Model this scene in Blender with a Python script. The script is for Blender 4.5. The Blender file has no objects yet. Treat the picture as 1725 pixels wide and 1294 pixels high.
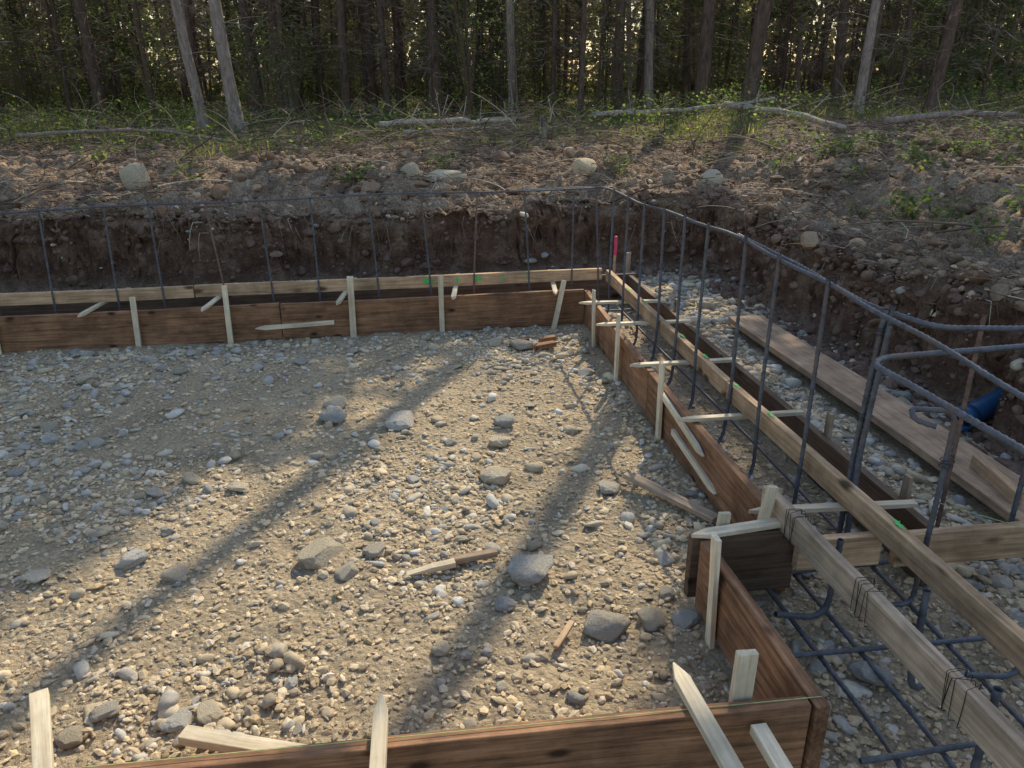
import bpy, math, random
import numpy as np
from mathutils import Matrix, Vector, noise as mnoise
random.seed(7); rng=np.random.default_rng(7)
scene=bpy.context.scene; COL=scene.collection
SUN_AZ=math.radians(28); SUN_EL=math.radians(40)

# ---------------------------------------------------------------- noise
def _hash(ix,iy,seed):
    n=(ix.astype(np.int64)*374761393+iy.astype(np.int64)*668265263+seed*974634777)&0x7fffffff
    n=((n^(n>>13))*1274126177)&0x7fffffff
    n=(n^(n>>16))&0xffff
    return n/65535.0
def vnoise(x,y,seed=0):
    x=np.asarray(x,float);y=np.asarray(y,float)
    ix=np.floor(x);iy=np.floor(y);fx=x-ix;fy=y-iy
    fx=fx*fx*(3-2*fx);fy=fy*fy*(3-2*fy)
    a=_hash(ix,iy,seed);b=_hash(ix+1,iy,seed);c=_hash(ix,iy+1,seed);d=_hash(ix+1,iy+1,seed)
    return (a*(1-fx)+b*fx)*(1-fy)+(c*(1-fx)+d*fx)*fy
def fbm(x,y,f,oct=3,seed=0):
    s=0;a=1;t=0
    for o in range(oct):
        s=s+a*(vnoise(x*f+17.3*o,y*f-9.1*o,seed+o)-.5)*2;t+=a;a*=.5;f*=2.03
    return s/t
def sstep(a,b,x):
    t=np.clip((x-a)/(b-a),0,1);return t*t*(3-2*t)

# ---------------------------------------------------------------- terrain
def pit_dist(x,y):
    j=.20*fbm(x,y,1.1,3,5)+.09*fbm(x,y,5,2,9)
    dR=x-3.02;dB=y-7.42;dL=-x-7.5
    d=np.maximum(np.maximum(dR,dB),dL)
    c=(dR>0)&(dB>0)
    d=np.where(c,np.sqrt(np.maximum(dR,0)**2+np.maximum(dB,0)**2),d)
    return d+j
def terrain(x,y,full=False):
    x=np.asarray(x,float);y=np.asarray(y,float)
    d=pit_dist(x,y)
    right=sstep(0,1.2,x-3.0-.3*(y-7.4).clip(0,None))
    h1=.62-.05*right
    prof=h1*(sstep(-.03,.07,d)*.5+sstep(.0,.15,d)*.5)
    up=.12*sstep(.2,2.2,d)+.24*sstep(2,7,d)+.20*right*sstep(.3,2.2,d)
    out=sstep(.05,.3,d)
    pit=.026*fbm(x,y,.9,2,1)+.016*fbm(x,y,6,2,2)+.012*fbm(x,y,22,2,3)
    deb=.13*fbm(x,y,.8,2,11)+.18*np.abs(fbm(x,y,2.2,3,12))+.08*fbm(x,y,7,2,13)
    wild=sstep(10.0,12.5,y+.15*x)
    deb=deb*(1-.65*wild)
    face=sstep(-.02,.05,d)*(1-sstep(.2,.4,d))
    z=prof+up+pit*(1-out)+deb*out+face*.06*fbm(x,y,12,2,21)
    z=z+.035*fbm(x,y,24,1,33)*out*(1-wild)
    far=sstep(40,160,np.hypot(x,y)); z=z*(1-far)+far*1.0
    if full: return z,d,out,face,wild
    return z
def axis(segs):
    a=[]
    for lo,hi,st in segs:
        n=max(1,int(round((hi-lo)/st)));a+=list(np.linspace(lo,hi,n,endpoint=False))
    a.append(segs[-1][1]);return np.array(a)
gx=axis([(-400,-60,40),(-60,-12,3),(-12,-5,.12),(-5,2.8,.024),(2.8,3.5,.012),(3.5,4.4,.024),(4.4,9,.05),(9,16,.25),(16,60,3),(60,400,40)])
gy=axis([(-60,-4,6),(-4,1.0,.2),(1.0,7.2,.024),(7.2,7.9,.010),(7.9,8.8,.024),(8.8,13,.04),(13,22,.14),(22,60,1.5),(60,600,45)])
X,Y=np.meshgrid(gx,gy);Zg,D,OUT,FACE,WILD=terrain(X,Y,True)
nx_=sstep(-.3,.3,X-3.0)*(Y<8); ny_=sstep(-.3,.3,Y-7.42)
hn=(.12*fbm(X*1+Zg*7,Y+Zg*9,2.6,3,41)+.045*fbm(X*2+Zg*11,Y*2-Zg*13,7,2,43))*FACE
Xd=X-hn*nx_; Yd=Y-hn*ny_
def make_mesh(name,verts,faces_flat,nper,smooth=True,cols=None,colname='tint'):
    me=bpy.data.meshes.new(name)
    verts=np.ascontiguousarray(verts,dtype=np.float32);nf=len(faces_flat)//nper
    me.vertices.add(len(verts));me.vertices.foreach_set('co',verts.ravel())
    me.loops.add(len(faces_flat));me.loops.foreach_set('vertex_index',np.ascontiguousarray(faces_flat,dtype=np.int32))
    me.polygons.add(nf);me.polygons.foreach_set('loop_start',np.arange(nf,dtype=np.int32)*nper)
    try: me.polygons.foreach_set('loop_total',np.full(nf,nper,dtype=np.int32))
    except Exception: pass
    me.polygons.foreach_set('use_smooth',np.full(nf,smooth,dtype=bool))
    if cols is not None:
        at=me.color_attributes.new(colname,'FLOAT_COLOR','POINT')
        at.data.foreach_set('color',np.ascontiguousarray(cols,dtype=np.float32).ravel())
    me.update(calc_edges=True);me.validate();return me
def link(o): COL.objects.link(o);return o
def obj(name,me,mat=None,**kw):
    o=bpy.data.objects.new(name,me);link(o)
    if mat is not None and me is not None and len(me.materials)==0: me.materials.append(mat)
    for k,v in kw.items(): o[k]=v
    return o
# ---------------------------------------------------------------- materials
def newmat(name,rough=.85,spec=.2):
    m=bpy.data.materials.new(name);m.use_nodes=True;nt=m.node_tree
    b=nt.nodes['Principled BSDF'];b.inputs['Roughness'].default_value=rough
    b.inputs['Specular IOR Level'].default_value=spec
    return m,nt,b
def N(nt,t,**kw):
    n=nt.nodes.new(t)
    for k,v in kw.items(): setattr(n,k,v)
    return n
def noise_(nt,vec,scale,detail=4,rough=.6):
    n=N(nt,'ShaderNodeTexNoise');n.inputs['Scale'].default_value=scale;n.inputs['Detail'].default_value=detail;n.inputs['Roughness'].default_value=rough
    if vec is not None: nt.links.new(vec,n.inputs['Vector'])
    return n.outputs['Fac']
def ramp(nt,fac,stops):
    r=N(nt,'ShaderNodeValToRGB');e=r.color_ramp.elements
    while len(e)<len(stops): e.new(.5)
    for i,(p,c) in enumerate(stops): e[i].position=p;e[i].color=(*c,1)
    nt.links.new(fac,r.inputs['Fac']);return r.outputs['Color']
def mix(nt,f,a,b,mode='MIX'):
    m=N(nt,'ShaderNodeMix',data_type='RGBA',blend_type=mode)
    for s,v in ((m.inputs[0],f),(m.inputs[6],a),(m.inputs[7],b)):
        if isinstance(v,(int,float)): s.default_value=v
        elif isinstance(v,tuple): s.default_value=(*v,1)
        else: nt.links.new(v,s)
    return m.outputs[2]
def math_(nt,op,a,b=0.):
    m=N(nt,'ShaderNodeMath',operation=op)
    for s,v in ((m.inputs[0],a),(m.inputs[1],b)):
        if isinstance(v,(int,float)): s.default_value=v
        else: nt.links.new(v,s)
    return m.outputs[0]
def bump(nt,b,h,strength=.5,dist=.01):
    n=N(nt,'ShaderNodeBump');n.inputs['Strength'].default_value=strength;n.inputs['Distance'].default_value=dist
    nt.links.new(h,n.inputs['Height']);nt.links.new(n.outputs[0],b.inputs['Normal'])

# ground
gm,nt,b=newmat('soil_ground',.95,.1)
co=N(nt,'ShaderNodeTexCoord').outputs['Object']
at=N(nt,'ShaderNodeAttribute',attribute_name='zone');sep=N(nt,'ShaderNodeSeparateColor');nt.links.new(at.outputs['Color'],sep.inputs[0])
pitc=ramp(nt,noise_(nt,co,2.2,7,.68),[(.3,(.42,.34,.24)),(.5,(.60,.475,.32)),(.7,(.76,.60,.40))])
pitf=ramp(nt,noise_(nt,co,55,4,.7),[(.3,(.55,.54,.53)),(.7,(1.12,1.1,1.08))])
pitc=mix(nt,1.,pitc,pitf,'MULTIPLY')
facec=ramp(nt,noise_(nt,co,6,7,.7),[(.3,(.08,.043,.028)),(.5,(.16,.09,.06)),(.64,(.27,.175,.12)),(.78,(.42,.32,.24))])
debc=ramp(nt,noise_(nt,co,4,8,.72),[(.3,(.16,.105,.07)),(.46,(.32,.225,.155)),(.6,(.49,.375,.265)),(.75,(.70,.57,.42))])
debf=ramp(nt,noise_(nt,co,60,3,.7),[(.35,(.45,.43,.41)),(.65,(1.2,1.2,1.2))])
debc=mix(nt,1.,debc,debf,'MULTIPLY')
grc=ramp(nt,noise_(nt,co,3,8,.75),[(.35,(.10,.08,.04)),(.5,(.19,.145,.075)),(.68,(.37,.28,.18))])
c=mix(nt,sep.outputs[1],pitc,debc);c=mix(nt,sep.outputs[2],c,grc);c=mix(nt,sep.outputs[0],c,facec)
nt.links.new(c,b.inputs['Base Color'])
vo=N(nt,'ShaderNodeTexVoronoi');vo.inputs['Scale'].default_value=38;nt.links.new(co,vo.inputs['Vector'])
hh=math_(nt,'ADD',math_(nt,'MULTIPLY',noise_(nt,co,70,5,.7),1.),math_(nt,'MULTIPLY',vo.outputs['Distance'],-.7))
bump(nt,b,hh,1.,.025)
ny,nx=X.shape
idx=np.arange(nx*ny).reshape(ny,nx)
F=np.stack([idx[:-1,:-1],idx[:-1,1:],idx[1:,1:],idx[1:,:-1]],-1).reshape(-1)
lip=sstep(.09,.22,D+.12*fbm(X,Y,3,2,50))
zone=np.stack([np.clip(sstep(-.06,.02,D)*(1-lip),0,1),sstep(-.05,.1,D),.9*sstep(11.2,13.2,Y+.10*X+1.6*fbm(X,Y,.7,3,60))*(D>0),np.ones_like(X)],-1).reshape(-1,4)
me=make_mesh('ground',np.stack([Xd,Yd,Zg],-1).reshape(-1,3),F,4,True,zone,'zone')
obj('ground',me,gm,kind='structure')

def woodmat(name,dark,light,knots=True,rough=.75,dirt=.35,ks=1.1):
    m,nt,b=newmat(name,rough,.25)
    co=N(nt,'ShaderNodeTexCoord').outputs['Object'];oi=N(nt,'ShaderNodeObjectInfo')
    cm=N(nt,'ShaderNodeCombineXYZ')
    for i in range(3): nt.links.new(math_(nt,'MULTIPLY',oi.outputs['Random'],13.+7*i),cm.inputs[i])
    ad=N(nt,'ShaderNodeVectorMath',operation='ADD');nt.links.new(co,ad.inputs[0]);nt.links.new(cm.outputs[0],ad.inputs[1])
    mp=N(nt,'ShaderNodeMapping');mp.inputs['Scale'].default_value=(1.3,26,26);nt.links.new(ad.outputs[0],mp.inputs['Vector'])
    g=noise_(nt,mp.outputs[0],2.6,6,.7)
    c=ramp(nt,g,[(.32,dark),(.5,tuple((a+b_)/2 for a,b_ in zip(dark,light))),(.68,light)])
    big=noise_(nt,ad.outputs[0],4.5,6,.68)
    c=mix(nt,1.,c,ramp(nt,big,[(.3,(1-dirt,)*3),(.7,(1.12,1.1,1.08))]),'MULTIPLY')
    if knots:
        mk=N(nt,'ShaderNodeMapping');mk.inputs['Scale'].default_value=(3.2,7,7);nt.links.new(ad.outputs[0],mk.inputs['Vector'])
        v=N(nt,'ShaderNodeTexVoronoi');v.inputs['Scale'].default_value=ks;nt.links.new(mk.outputs[0],v.inputs['Vector'])
        kf=ramp(nt,v.outputs['Distance'],[(.08,(1,1,1)),(.2,(0,0,0))])
        c=mix(nt,kf,c,tuple(x*.3 for x in dark))
    ov=math_(nt,'ADD',math_(nt,'MULTIPLY',oi.outputs['Random'],.35),.82)
    hv=N(nt,'ShaderNodeHueSaturation');nt.links.new(c,hv.inputs['Color']);nt.links.new(ov,hv.inputs['Value'])
    nt.links.new(hv.outputs[0],b.inputs['Base Color']);bump(nt,b,g,.35,.004);return m
M_new=woodmat('fresh_lumber',(.55,.435,.285),(.84,.73,.54),False,.7,.3)
M_brown=woodmat('stained_lumber',(.14,.066,.034),(.46,.245,.13),dirt=.62,ks=1.5)
M_mid=woodmat('tan_lumber',(.37,.225,.12),(.80,.545,.33),dirt=.5)
M_dark=woodmat('muddy_lumber',(.07,.044,.029),(.20,.13,.085))
M_grey=woodmat('weathered_lumber',(.26,.18,.12),(.62,.465,.325),dirt=.5)
M_plank=woodmat('brown_plank',(.27,.175,.11),(.58,.41,.27),False,dirt=.5)
def simple(name,c,rough=.6,metal=0,var=.4,scale=30,c2=None):
    m,nt,b=newmat(name,rough,.4);co=N(nt,'ShaderNodeTexCoord').outputs['Object']
    b.inputs['Metallic'].default_value=metal
    cc=ramp(nt,noise_(nt,co,scale,5,.7),[(.3,tuple(x*(1-var) for x in c)),(.7,tuple(min(1,x*(1+var)) for x in c))])
    if c2: cc=mix(nt,ramp(nt,noise_(nt,co,4,5,.7),[(.5,(0,0,0)),(.66,(1,1,1))]),cc,c2)
    nt.links.new(cc,b.inputs['Base Color']);return m
M_steel=simple('dull_steel',(.095,.10,.115),.5,.15,.5,25,(.14,.10,.08))
M_rust=simple('rusty_steel',(.17,.105,.08),.7,.1,.5,30)
M_wire=simple('black_wire',(.03,.03,.032),.5,.5)
M_green=simple('green_paint',(.03,.55,.11),.6,0,.4,60)
M_pink=simple('red_paint',(.72,.06,.14),.6,0,.15)
M_blue=simple('blue_plastic',(.017,.07,.155),.4,0,.25,12)
M_hole=simple('pipe_inside_shade',(.01,.012,.02),.8)  # near-black colour painted for the shade inside the pipe
M_string=simple('string',(.42,.5,.2),.8)

# ---------------------------------------------------------------- lumber
def basis(p0,p1,up):
    p0=Vector(p0);p1=Vector(p1);x=(p1-p0).normalized();y=Vector(up).cross(x).normalized();z=x.cross(y)
    M=Matrix((x,y,z)).transposed().to_4x4();M.translation=p0;return M,(p1-p0).length
def board(name,p0,p1,height,thick,mat,up=(0,0,1),tip0=0,tip1=0,warp=.004,bev=.003,**kw):
    M,L=basis(p0,p1,up);n=max(2,int(L/.15))
    xs=[0]+([tip0] if tip0 else [])+list(np.linspace(tip0+.02 if tip0 else L/n,L-(tip1+.02 if tip1 else L/n),n-1))+([L-tip1] if tip1 else [])+[L]
    vs=[];fs=[];ph=random.random()*9
    for i,x in enumerate(xs):
        s=1.
        if (tip0 and i==0) or (tip1 and i==len(xs)-1): s=.12
        wy=warp*math.sin(x*1.7+ph);wz=warp*.5*math.sin(x*2.3+ph*2)
        j=.0012
        for a,b_ in((-1,-1),(1,-1),(1,1),(-1,1)):
            vs.append((x,a*thick/2*(1 if s==1 else .8)+wy+random.uniform(-j,j),b_*height/2*s+wz+random.uniform(-j,j)))
    m=len(xs)
    for i in range(m-1):
        for k in range(4):
            a=i*4+k;b_=i*4+(k+1)%4;fs.append((a,a+4,b_+4,b_))
    fs.append((0,1,2,3));e=(m-1)*4;fs.append((e+3,e+2,e+1,e))
    me=bpy.data.meshes.new(name);me.from_pydata(vs,[],fs);me.update()
    o=obj(name,me,mat,**kw);o.matrix_world=M
    bv=o.modifiers.new('bevel','BEVEL');bv.width=bev;bv.segments=2;bv.limit_method='ANGLE';bv.angle_limit=.7
    return o
def child(o,parent):
    mw=o.matrix_world.copy();o.parent=parent;bpy.context.view_layer.update();o.matrix_parent_inverse=parent.matrix_world.inverted();o.matrix_world=mw
GF='form boards around the footing trench'
board('form_board',(-4.2,5.72,.135),(-.95,5.715,.14),.27,.038,M_brown,warp=.006,label='red brown form board on edge along the gravel floor',category='form board',group=GF)
board('form_board',(-.94,5.717,.137),(1.36,5.70,.14),.275,.038,M_brown,warp=.006,label='red brown form board on edge with dark knots',category='form board',group=GF)
board('form_board',(-4.2,6.32,.12),(1.95,6.30,.12),.25,.038,M_dark,label='dark muddy form board along the earth bank',category='form board',group=GF)
board('form_board',(1.385,5.70,.135),(1.325,3.9,.135),.275,.038,M_brown,warp=.005,label='dark form board lining the stone filled trench',category='form board',group=GF)
board('form_board',(1.325,3.89,.135),(1.325,2.24,.135),.275,.038,M_brown,warp=.006,label='dark form board with stakes nailed to it',category='form board',group=GF)
board('form_board',(1.90,6.28,.115),(1.88,4.2,.115),.24,.038,M_dark,label='dark muddy outer form board on edge',category='form board',group=GF)
board('form_board',(1.88,4.19,.115),(1.885,2.2,.115),.24,.038,M_dark,label='dark muddy outer form board beside pale stones',category='form board',group=GF)
board('form_board',(.935,2.215,.175),(1.33,2.215,.175),.25,.038,M_dark,label='short blackened board end closing the trench corner',category='form board',group=GF)
board('form_board',(.975,2.18,.165),(.985,1.40,.165),.27,.038,M_brown,label='red brown board on edge running from the corner stake',category='form board',group=GF)
board('form_board',(.962,1.425,.165),(-1.6,1.50,.165),.27,.038,M_brown,warp=.005,label='brown form board with string line along its top',category='form board',group=GF)
board('form_board',(1.30,2.14,.235),(1.61,2.135,.235),.12,.038,M_mid,label='short tan board across the trench',category='form board',group=GF)
board('form_board',(1.665,2.13,.225),(3.1,2.10,.225),.13,.038,M_mid,label='tan board on edge crossing toward the bank',category='form board',group=GF)
GC='rails that hold the upright bars'
cb=board('support_rail',(-4.2,5.955,.335),(-1.6,5.955,.337),.09,.038,M_mid,warp=.005,label='tan two by four rail behind upright rebar',category='wooden rail',group=GC)
cb2=board('support_rail',(-1.59,5.955,.337),(1.56,5.95,.337),.09,.038,M_mid,warp=.003,label='tan two by four rail with green paint marks',category='wooden rail',group=GC)
ca=board('support_rail',(1.60,5.90,.337),(1.575,3.42,.337),.09,.038,M_mid,label='tan rail over the trench with green marks',category='wooden rail',group=GC,warp=.003)
ca2=board('support_rail',(1.575,3.41,.337),(1.615,.9,.337),.09,.038,M_mid,label='knotty tan rail over the trench beside upright rebar',category='wooden rail',group=GC,warp=.003)
cg=board('support_rail',(1.275,2.36,.345),(1.335,.75,.345),.10,.038,M_grey,label='weathered grey board wrapped with black tie wire',category='wooden rail',group=GC)
def mark(parent,cx,cy,cz,sx,sy,sz):
    vs=[];n=22
    for i in range(n):
        a=2*math.pi*i/n;r=(1.05 if i%2 else .45)+random.uniform(-.35,.3);vs.append((r*math.cos(a)*.8,r*math.sin(a)))
    me=bpy.data.meshes.new('paint_mark')
    if sz==0: v=[(cx+sx*a,cy+sy*b_,cz) for a,b_ in vs]
    else: v=[(cx+sx*a,cy,cz+sz*b_) for a,b_ in vs]
    c0=(cx,cy,cz);v.append(c0)
    me.from_pydata(v,[],[(n,i,(i+1)%n) for i in range(n)]);o=obj('paint_mark',me,M_green);child(o,parent)
bpy.context.view_layer.update()
for x,w_,h_ in((.15,.035,.032),(.19,.03,.025),(.39,.022,.03),(.545,.022,.036),(.57,.018,.03),(.745,.016,.036),(.95,.016,.022)): mark(cb2,x,5.929-.0006*random.random(),.345,w_,0,h_)
for y in(5.23,4.86,4.13,3.77): mark(ca,1.592,y+.02,.3865,.016,.045,0)
for y in(3.34,2.98,2.05): mark(ca2,1.582+.016*(3.4-y),y,.3865,.016,.045,0)
GS='stakes bracing the form boards'
def stake(b_,t_,w=.038,th=.019,mat=M_new,lab='pale wooden stake driven beside the form board',up=(1,0,0),**k):
    b_=Vector(b_);t_=Vector(t_);b_=b_-(t_-b_).normalized()*.12
    return board('wooden_stake',b_,t_,w,th,mat,up=up,tip0=.1,label=lab,category='stake',group=GS,warp=.002,bev=.002,**k)
stake((-2.93,5.67,0),(-2.92,5.675,.31),w=.05,lab='short pale stake against the red brown board')
stake((-1.97,5.665,0),(-1.95,5.67,.385));stake((-1.32,5.665,0),(-1.31,5.67,.44));stake((-.425,5.66,0),(-.415,5.665,.47),w=.046)
stake((.245,5.66,0),(.25,5.66,.44));stake((1.10,5.60,0),(1.19,5.655,.37),lab='leaning pale stake near the form corner')
stake((1.31,5.15,0),(1.30,5.15,.42),up=(0,1,0));stake((1.29,4.47,0),(1.29,4.47,.44),up=(0,1,0));stake((1.285,3.6,0),(1.285,3.61,.43),up=(0,1,0),w=.046)
stake((.945,2.00,0),(.93,2.0,.43),up=(0,1,0),w=.042,lab='splintered pale stake at the corner of the forms')
stake((.79,1.475,0),(.80,1.475,.44),w=.055,th=.022,lab='stout pale stake standing behind the form board')
stake((1.17,2.255,0),(1.24,2.255,.45),w=.038);stake((1.05,2.25,0),(1.07,2.25,.36),w=.042)
for p,z in(((1.925,4.15),.34),((1.92,3.05),.34),((1.93,5.2),.31),((1.92,2.45),.33)):
    stake((p[0],p[1],0),(p[0],p[1],z),up=(0,1,0),mat=M_grey,lab='weathered grey stake outside the trench form')
o=stake((1.84,6.6,0),(1.85,6.6,.50),w=.02,mat=M_mid,lab='thin stake with bright red pink top by the bank')
p=board('painted_top',(1.8475,6.6,.34),(1.851,6.6,.51),.024,.023,M_pink,up=(1,0,0));bpy.context.view_layer.update();child(p,o)
stake((1.93,6.5,0),(1.935,6.5,.38),w=.05,mat=M_grey,lab='grey corner stake beside the painted stake')
GP='spreader slats laid across the forms'
def slat(a,b_,w=.04,th=.018,lab='pale pointed slat laid across the trench forms',tips=(1,0),mat=M_new,up=None,**k):
    d=(Vector(b_)-Vector(a));upv=Vector((0,0,1)).cross(d).normalized()
    return board('spreader_slat',a,b_,w,th,mat,up=upv,tip0=.06*tips[0],tip1=.06*tips[1],warp=.002,bev=.002,label=lab,category='wooden slat',group=GP)
for x in(-2.25,-1.42,-.47,.38,1.16): slat((x-.05,5.57,.288),(x+.05,6.35,.285),w=.036)
for y in(5.30,4.76,3.97,3.2,2.36): slat((1.225+random.uniform(-.02,.03),y,.288),(1.885,y+random.uniform(-.03,.03),.272),w=.036)
slat((.93,2.195,.315),(1.36,2.235,.318),w=.045)
slat((.655,1.59,.315),(.70,.85,.315),w=.045,th=.022);slat((-.13,1.60,.315),(-.15,.8,.315),w=.038,th=.022)
slat((-1.02,1.74,.315),(-.66,.9,.315),w=.042,th=.022,tips=(0,0));slat((.815,1.40,.26),(.83,.8,.26),w=.042,th=.03,tips=(0,0),lab='pale slat end butted against the form board')
slat((-1.21,1.64,.315),(-.95,.9,.315),w=.04,th=.022)
GL='loose scraps of wood on the ground'
def scrap(a,b_,h,t,mat,lab,up=(0,0,1),tip=.0,tip1=0.):
    return board('wood_scrap',a,b_,h,t,mat,up=up,tip0=tip,tip1=tip1,label=lab,category='scrap wood',group=GL)
scrap((-1.14,5.69,.10),(-.56,5.688,.12),.035,.018,M_new,'pale pointed slat nailed flat on the form board',tip=.07)
scrap((1.295,3.62,.25),(1.287,2.98,.20),.035,.018,M_new,'pale pointed slat nailed along a form board',tip1=.07)
scrap((1.295,3.42,.12),(1.29,2.83,.09),.035,.018,M_new,'pale pointed slat nailed low on the board',tip1=.07)
scrap((-.07,2.52,.035),(.12,2.55,.045),.022,.032,M_new,'splintered pale stake lying on the stones',tip=.1)
scrap((.10,2.575,.04),(.29,2.60,.045),.025,.035,M_grey,'weathered stake scrap lying on the stones')
scrap((.98,3.14,.05),(1.26,2.72,.03),.025,.055,M_grey,'weathered grey plank piece lying by the form')
scrap((-.72,1.82,.05),(-.36,1.68,.06),.03,.05,M_new,'pale stake lying beside a form board')
scrap((.72,5.22,.03),(.85,5.28,.035),.035,.05,M_brown,'chunk of reddish wood on the gravel')
scrap((.86,5.10,.035),(1.02,5.15,.04),.035,.06,M_brown,'short reddish wood block on the gravel')
scrap((.93,5.24,.04),(1.05,5.27,.045),.035,.05,M_brown,'short brown wood block beside other scraps')
scrap((2.50,2.52,.125),(2.55,2.85,.135),.08,.038,M_mid,'short two by four standing on edge on a plank')
scrap((.42,2.03,.03),(.50,2.14,.04),.014,.022,M_mid,'thin splinter of wood among stones')
board('plank',(2.57,5.42,.075),(2.56,2.3,.085),.27,.042,M_plank,up=(1,0,0),warp=.008,label='long weathered plank lying on pale stones',category='plank')

# ---------------------------------------------------------------- tubes
def tube_arrays(pts,r,sides=7,rib=0,taper=None):
    pts=np.array(pts,float)
    seg=np.linalg.norm(np.diff(pts,axis=0),axis=1);cum=np.concatenate([[0],np.cumsum(seg)]);L=cum[-1]
    if rib:
        n=max(2,int(L/rib));s=np.linspace(0,L,n);P=np.stack([np.interp(s,cum,pts[:,i]) for i in range(3)],-1)
        rr=np.where(np.arange(n)%2==0,r,r*1.25)
    else:
        P=pts;n=len(P);rr=np.full(n,r)
    if taper is not None: rr=rr*np.linspace(1,taper,n)
    T=np.gradient(P,axis=0);T/=np.linalg.norm(T,axis=1)[:,None]+1e-9
    ref=np.array([0.31,.17,.93]) if abs(T[:,2]).mean()<.7 else np.array([1,.13,0.])
    U=np.cross(T,ref);U/=np.linalg.norm(U,axis=1)[:,None]+1e-9;V=np.cross(T,U)
    a=np.arange(sides)/sides*2*np.pi
    vs=P[:,None,:]+rr[:,None,None]*(np.cos(a)[None,:,None]*U[:,None,:]+np.sin(a)[None,:,None]*V[:,None,:])
    vs=vs.reshape(-1,3);i=np.arange(n-1)[:,None]*sides;k=np.arange(sides)[None,:];k2=(k+1)%sides
    f=np.stack([i+k,i+k2,i+sides+k2,i+sides+k],-1).reshape(-1)
    return vs,f
def rounded(pts,rad=.05,n=6):
    out=[Vector(pts[0])]
    for i in range(1,len(pts)-1):
        p=Vector(pts[i]);a=(Vector(pts[i-1])-p);b_=(Vector(pts[i+1])-p);r=min(rad,a.length*.48,b_.length*.48)
        A=p+a.normalized()*r;B=p+b_.normalized()*r
        for k in range(n+1):
            t=k/n;out.append(A*(1-t)**2+p*2*t*(1-t)+B*t*t)
    out.append(Vector(pts[-1]));return [tuple(v) for v in out]
def bar(pts,lab,mat=None,r=.0065,rib=.012,grp='upright rebar dowels',name='rebar',rad=.07):
    base=Vector(pts[0]);P=[tuple(Vector(q)-base) for q in rounded(pts,rad)]
    vs,f=tube_arrays(P,r,7,rib);me=make_mesh(name,vs,f,4)
    o=obj(name,me,mat or M_steel,label=lab,category='steel bar',group=grp);o.location=base;return o
for i,x in enumerate((-3.35,-2.96,-2.56,-2.12,-1.81,-1.40,-1.03,-.67,-.24,.155,.55,.94,1.31,1.50)):
    q=random.uniform(-.03,.03)
    bar([(x+q*2,5.78,.07),(x+q*1.5,5.925,.06),(x+q,5.925,.4),(x-q*.6,5.915,.99+.02*random.random())],'thin upright steel bar tied above the back footing' if i%5 else 'thin rusty upright bar tied above the footing',None if i%5 else M_rust,rib=.02,r=.0062)
for y in(5.6,5.23,4.86,4.49,4.13,3.77,3.34,2.98,2.6):
    q=random.uniform(-.015,.015);t=np.interp(y,[1.6,2.6,3.4,5,6],[1.02,1.08,1.11,1.04,1.02])
    bar([(1.365,y-.13,.17),(1.39,y-.11,.09),(1.535,y,.085),(1.54+q,y,.4),(1.545,y-q,t+.02)],'upright steel bar hooked into the stony trench',rib=.014,rad=.1,r=.0078)
def sagline(pts,n=24,amp=.006):
    P=np.array(pts,float);s=np.linspace(0,len(P)-1,n);Q=np.stack([np.interp(s,np.arange(len(P)),P[:,i]) for i in range(3)],-1)
    Q[:,2]+=amp*np.sin(s*5);return [tuple(q) for q in Q]
GH='horizontal rebar runs'
bar(sagline([(-4.2,5.905,.955),(-2.8,5.905,.972),(-1.4,5.905,1.0),(.1,5.905,1.02),(1.62,5.905,1.018)]),'long horizontal steel bar tied to upright bars',grp=GH,rib=.02,r=.0062)
bar([(.9,5.92,1.02),(1.50,5.92,1.03),(1.56,5.75,1.03),(1.56,5.2,1.02)],'bent corner steel bar joining two horizontal runs',grp=GH,rib=.02,r=.0055)
bar(sagline([(1.56,5.9,1.02),(1.56,4.95,1.035),(1.555,4.1,1.08),(1.55,3.38,1.105),(1.555,2.63,1.08),(1.56,2.2,1.06),(1.57,1.6,1.02),(1.58,.6,.98)]),'long sagging horizontal steel bar above the trench',grp=GH,rib=.014,r=.0078)
bar([(1.58,3.5,1.10),(1.585,2.9,1.085),(1.60,2.42,1.05),(1.78,2.28,1.0),(2.1,2.25,.99),(3.3,2.2,.97)],'bent corner steel bar turning toward the bank',grp=GH,r=.009)
bar([(3.3,2.3,.93),(1.50,2.14,.96),(1.41,2.06,.97),(1.42,1.9,.97),(1.47,.7,.95)],'hooked steel corner bar above the trench',grp=GH,r=.009)
bar([(1.615,2.385,.02),(1.622,2.385,.5),(1.635,2.365,1.05)],'thick ribbed upright bar in a tied cluster',r=.0095)
bar([(1.645,2.375,.02),(1.64,2.375,.5),(1.655,2.36,1.06)],'dark thick ribbed bar in a tied cluster',r=.0095)
bar([(1.625,2.35,.02),(1.625,2.355,.5),(1.642,2.338,1.0)],'dull thick ribbed bar in a tied cluster',r=.009)
bar([(1.45,2.0,.10),(1.70,2.03,.06),(1.71,2.03,.5),(1.72,2.04,.80),(1.57,2.06,.81),(1.56,2.02,.79),(1.61,1.98,.78)],'upright ribbed bar with a hooked top',r=.0085,rad=.05)
bar([(2.1,2.46,.02),(2.1,2.46,.98)],'rusty upright bar beside the outer form',M_rust,r=.008)
bar([(2.0,2.22,.1),(2.2,2.22,.06),(2.2,2.22,1.0)],'upright ribbed bar behind a tan board',r=.0085)
bar([(1.55,1.66,.10),(1.81,1.66,.05),(1.83,1.66,1.0)],'upright ribbed bar in the trench',r=.0085)
bar([(1.16,1.98,.12),(1.36,2.0,.06),(1.365,2.0,.38)],'short hooked bar under the weathered board',r=.0095,rad=.1)
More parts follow.
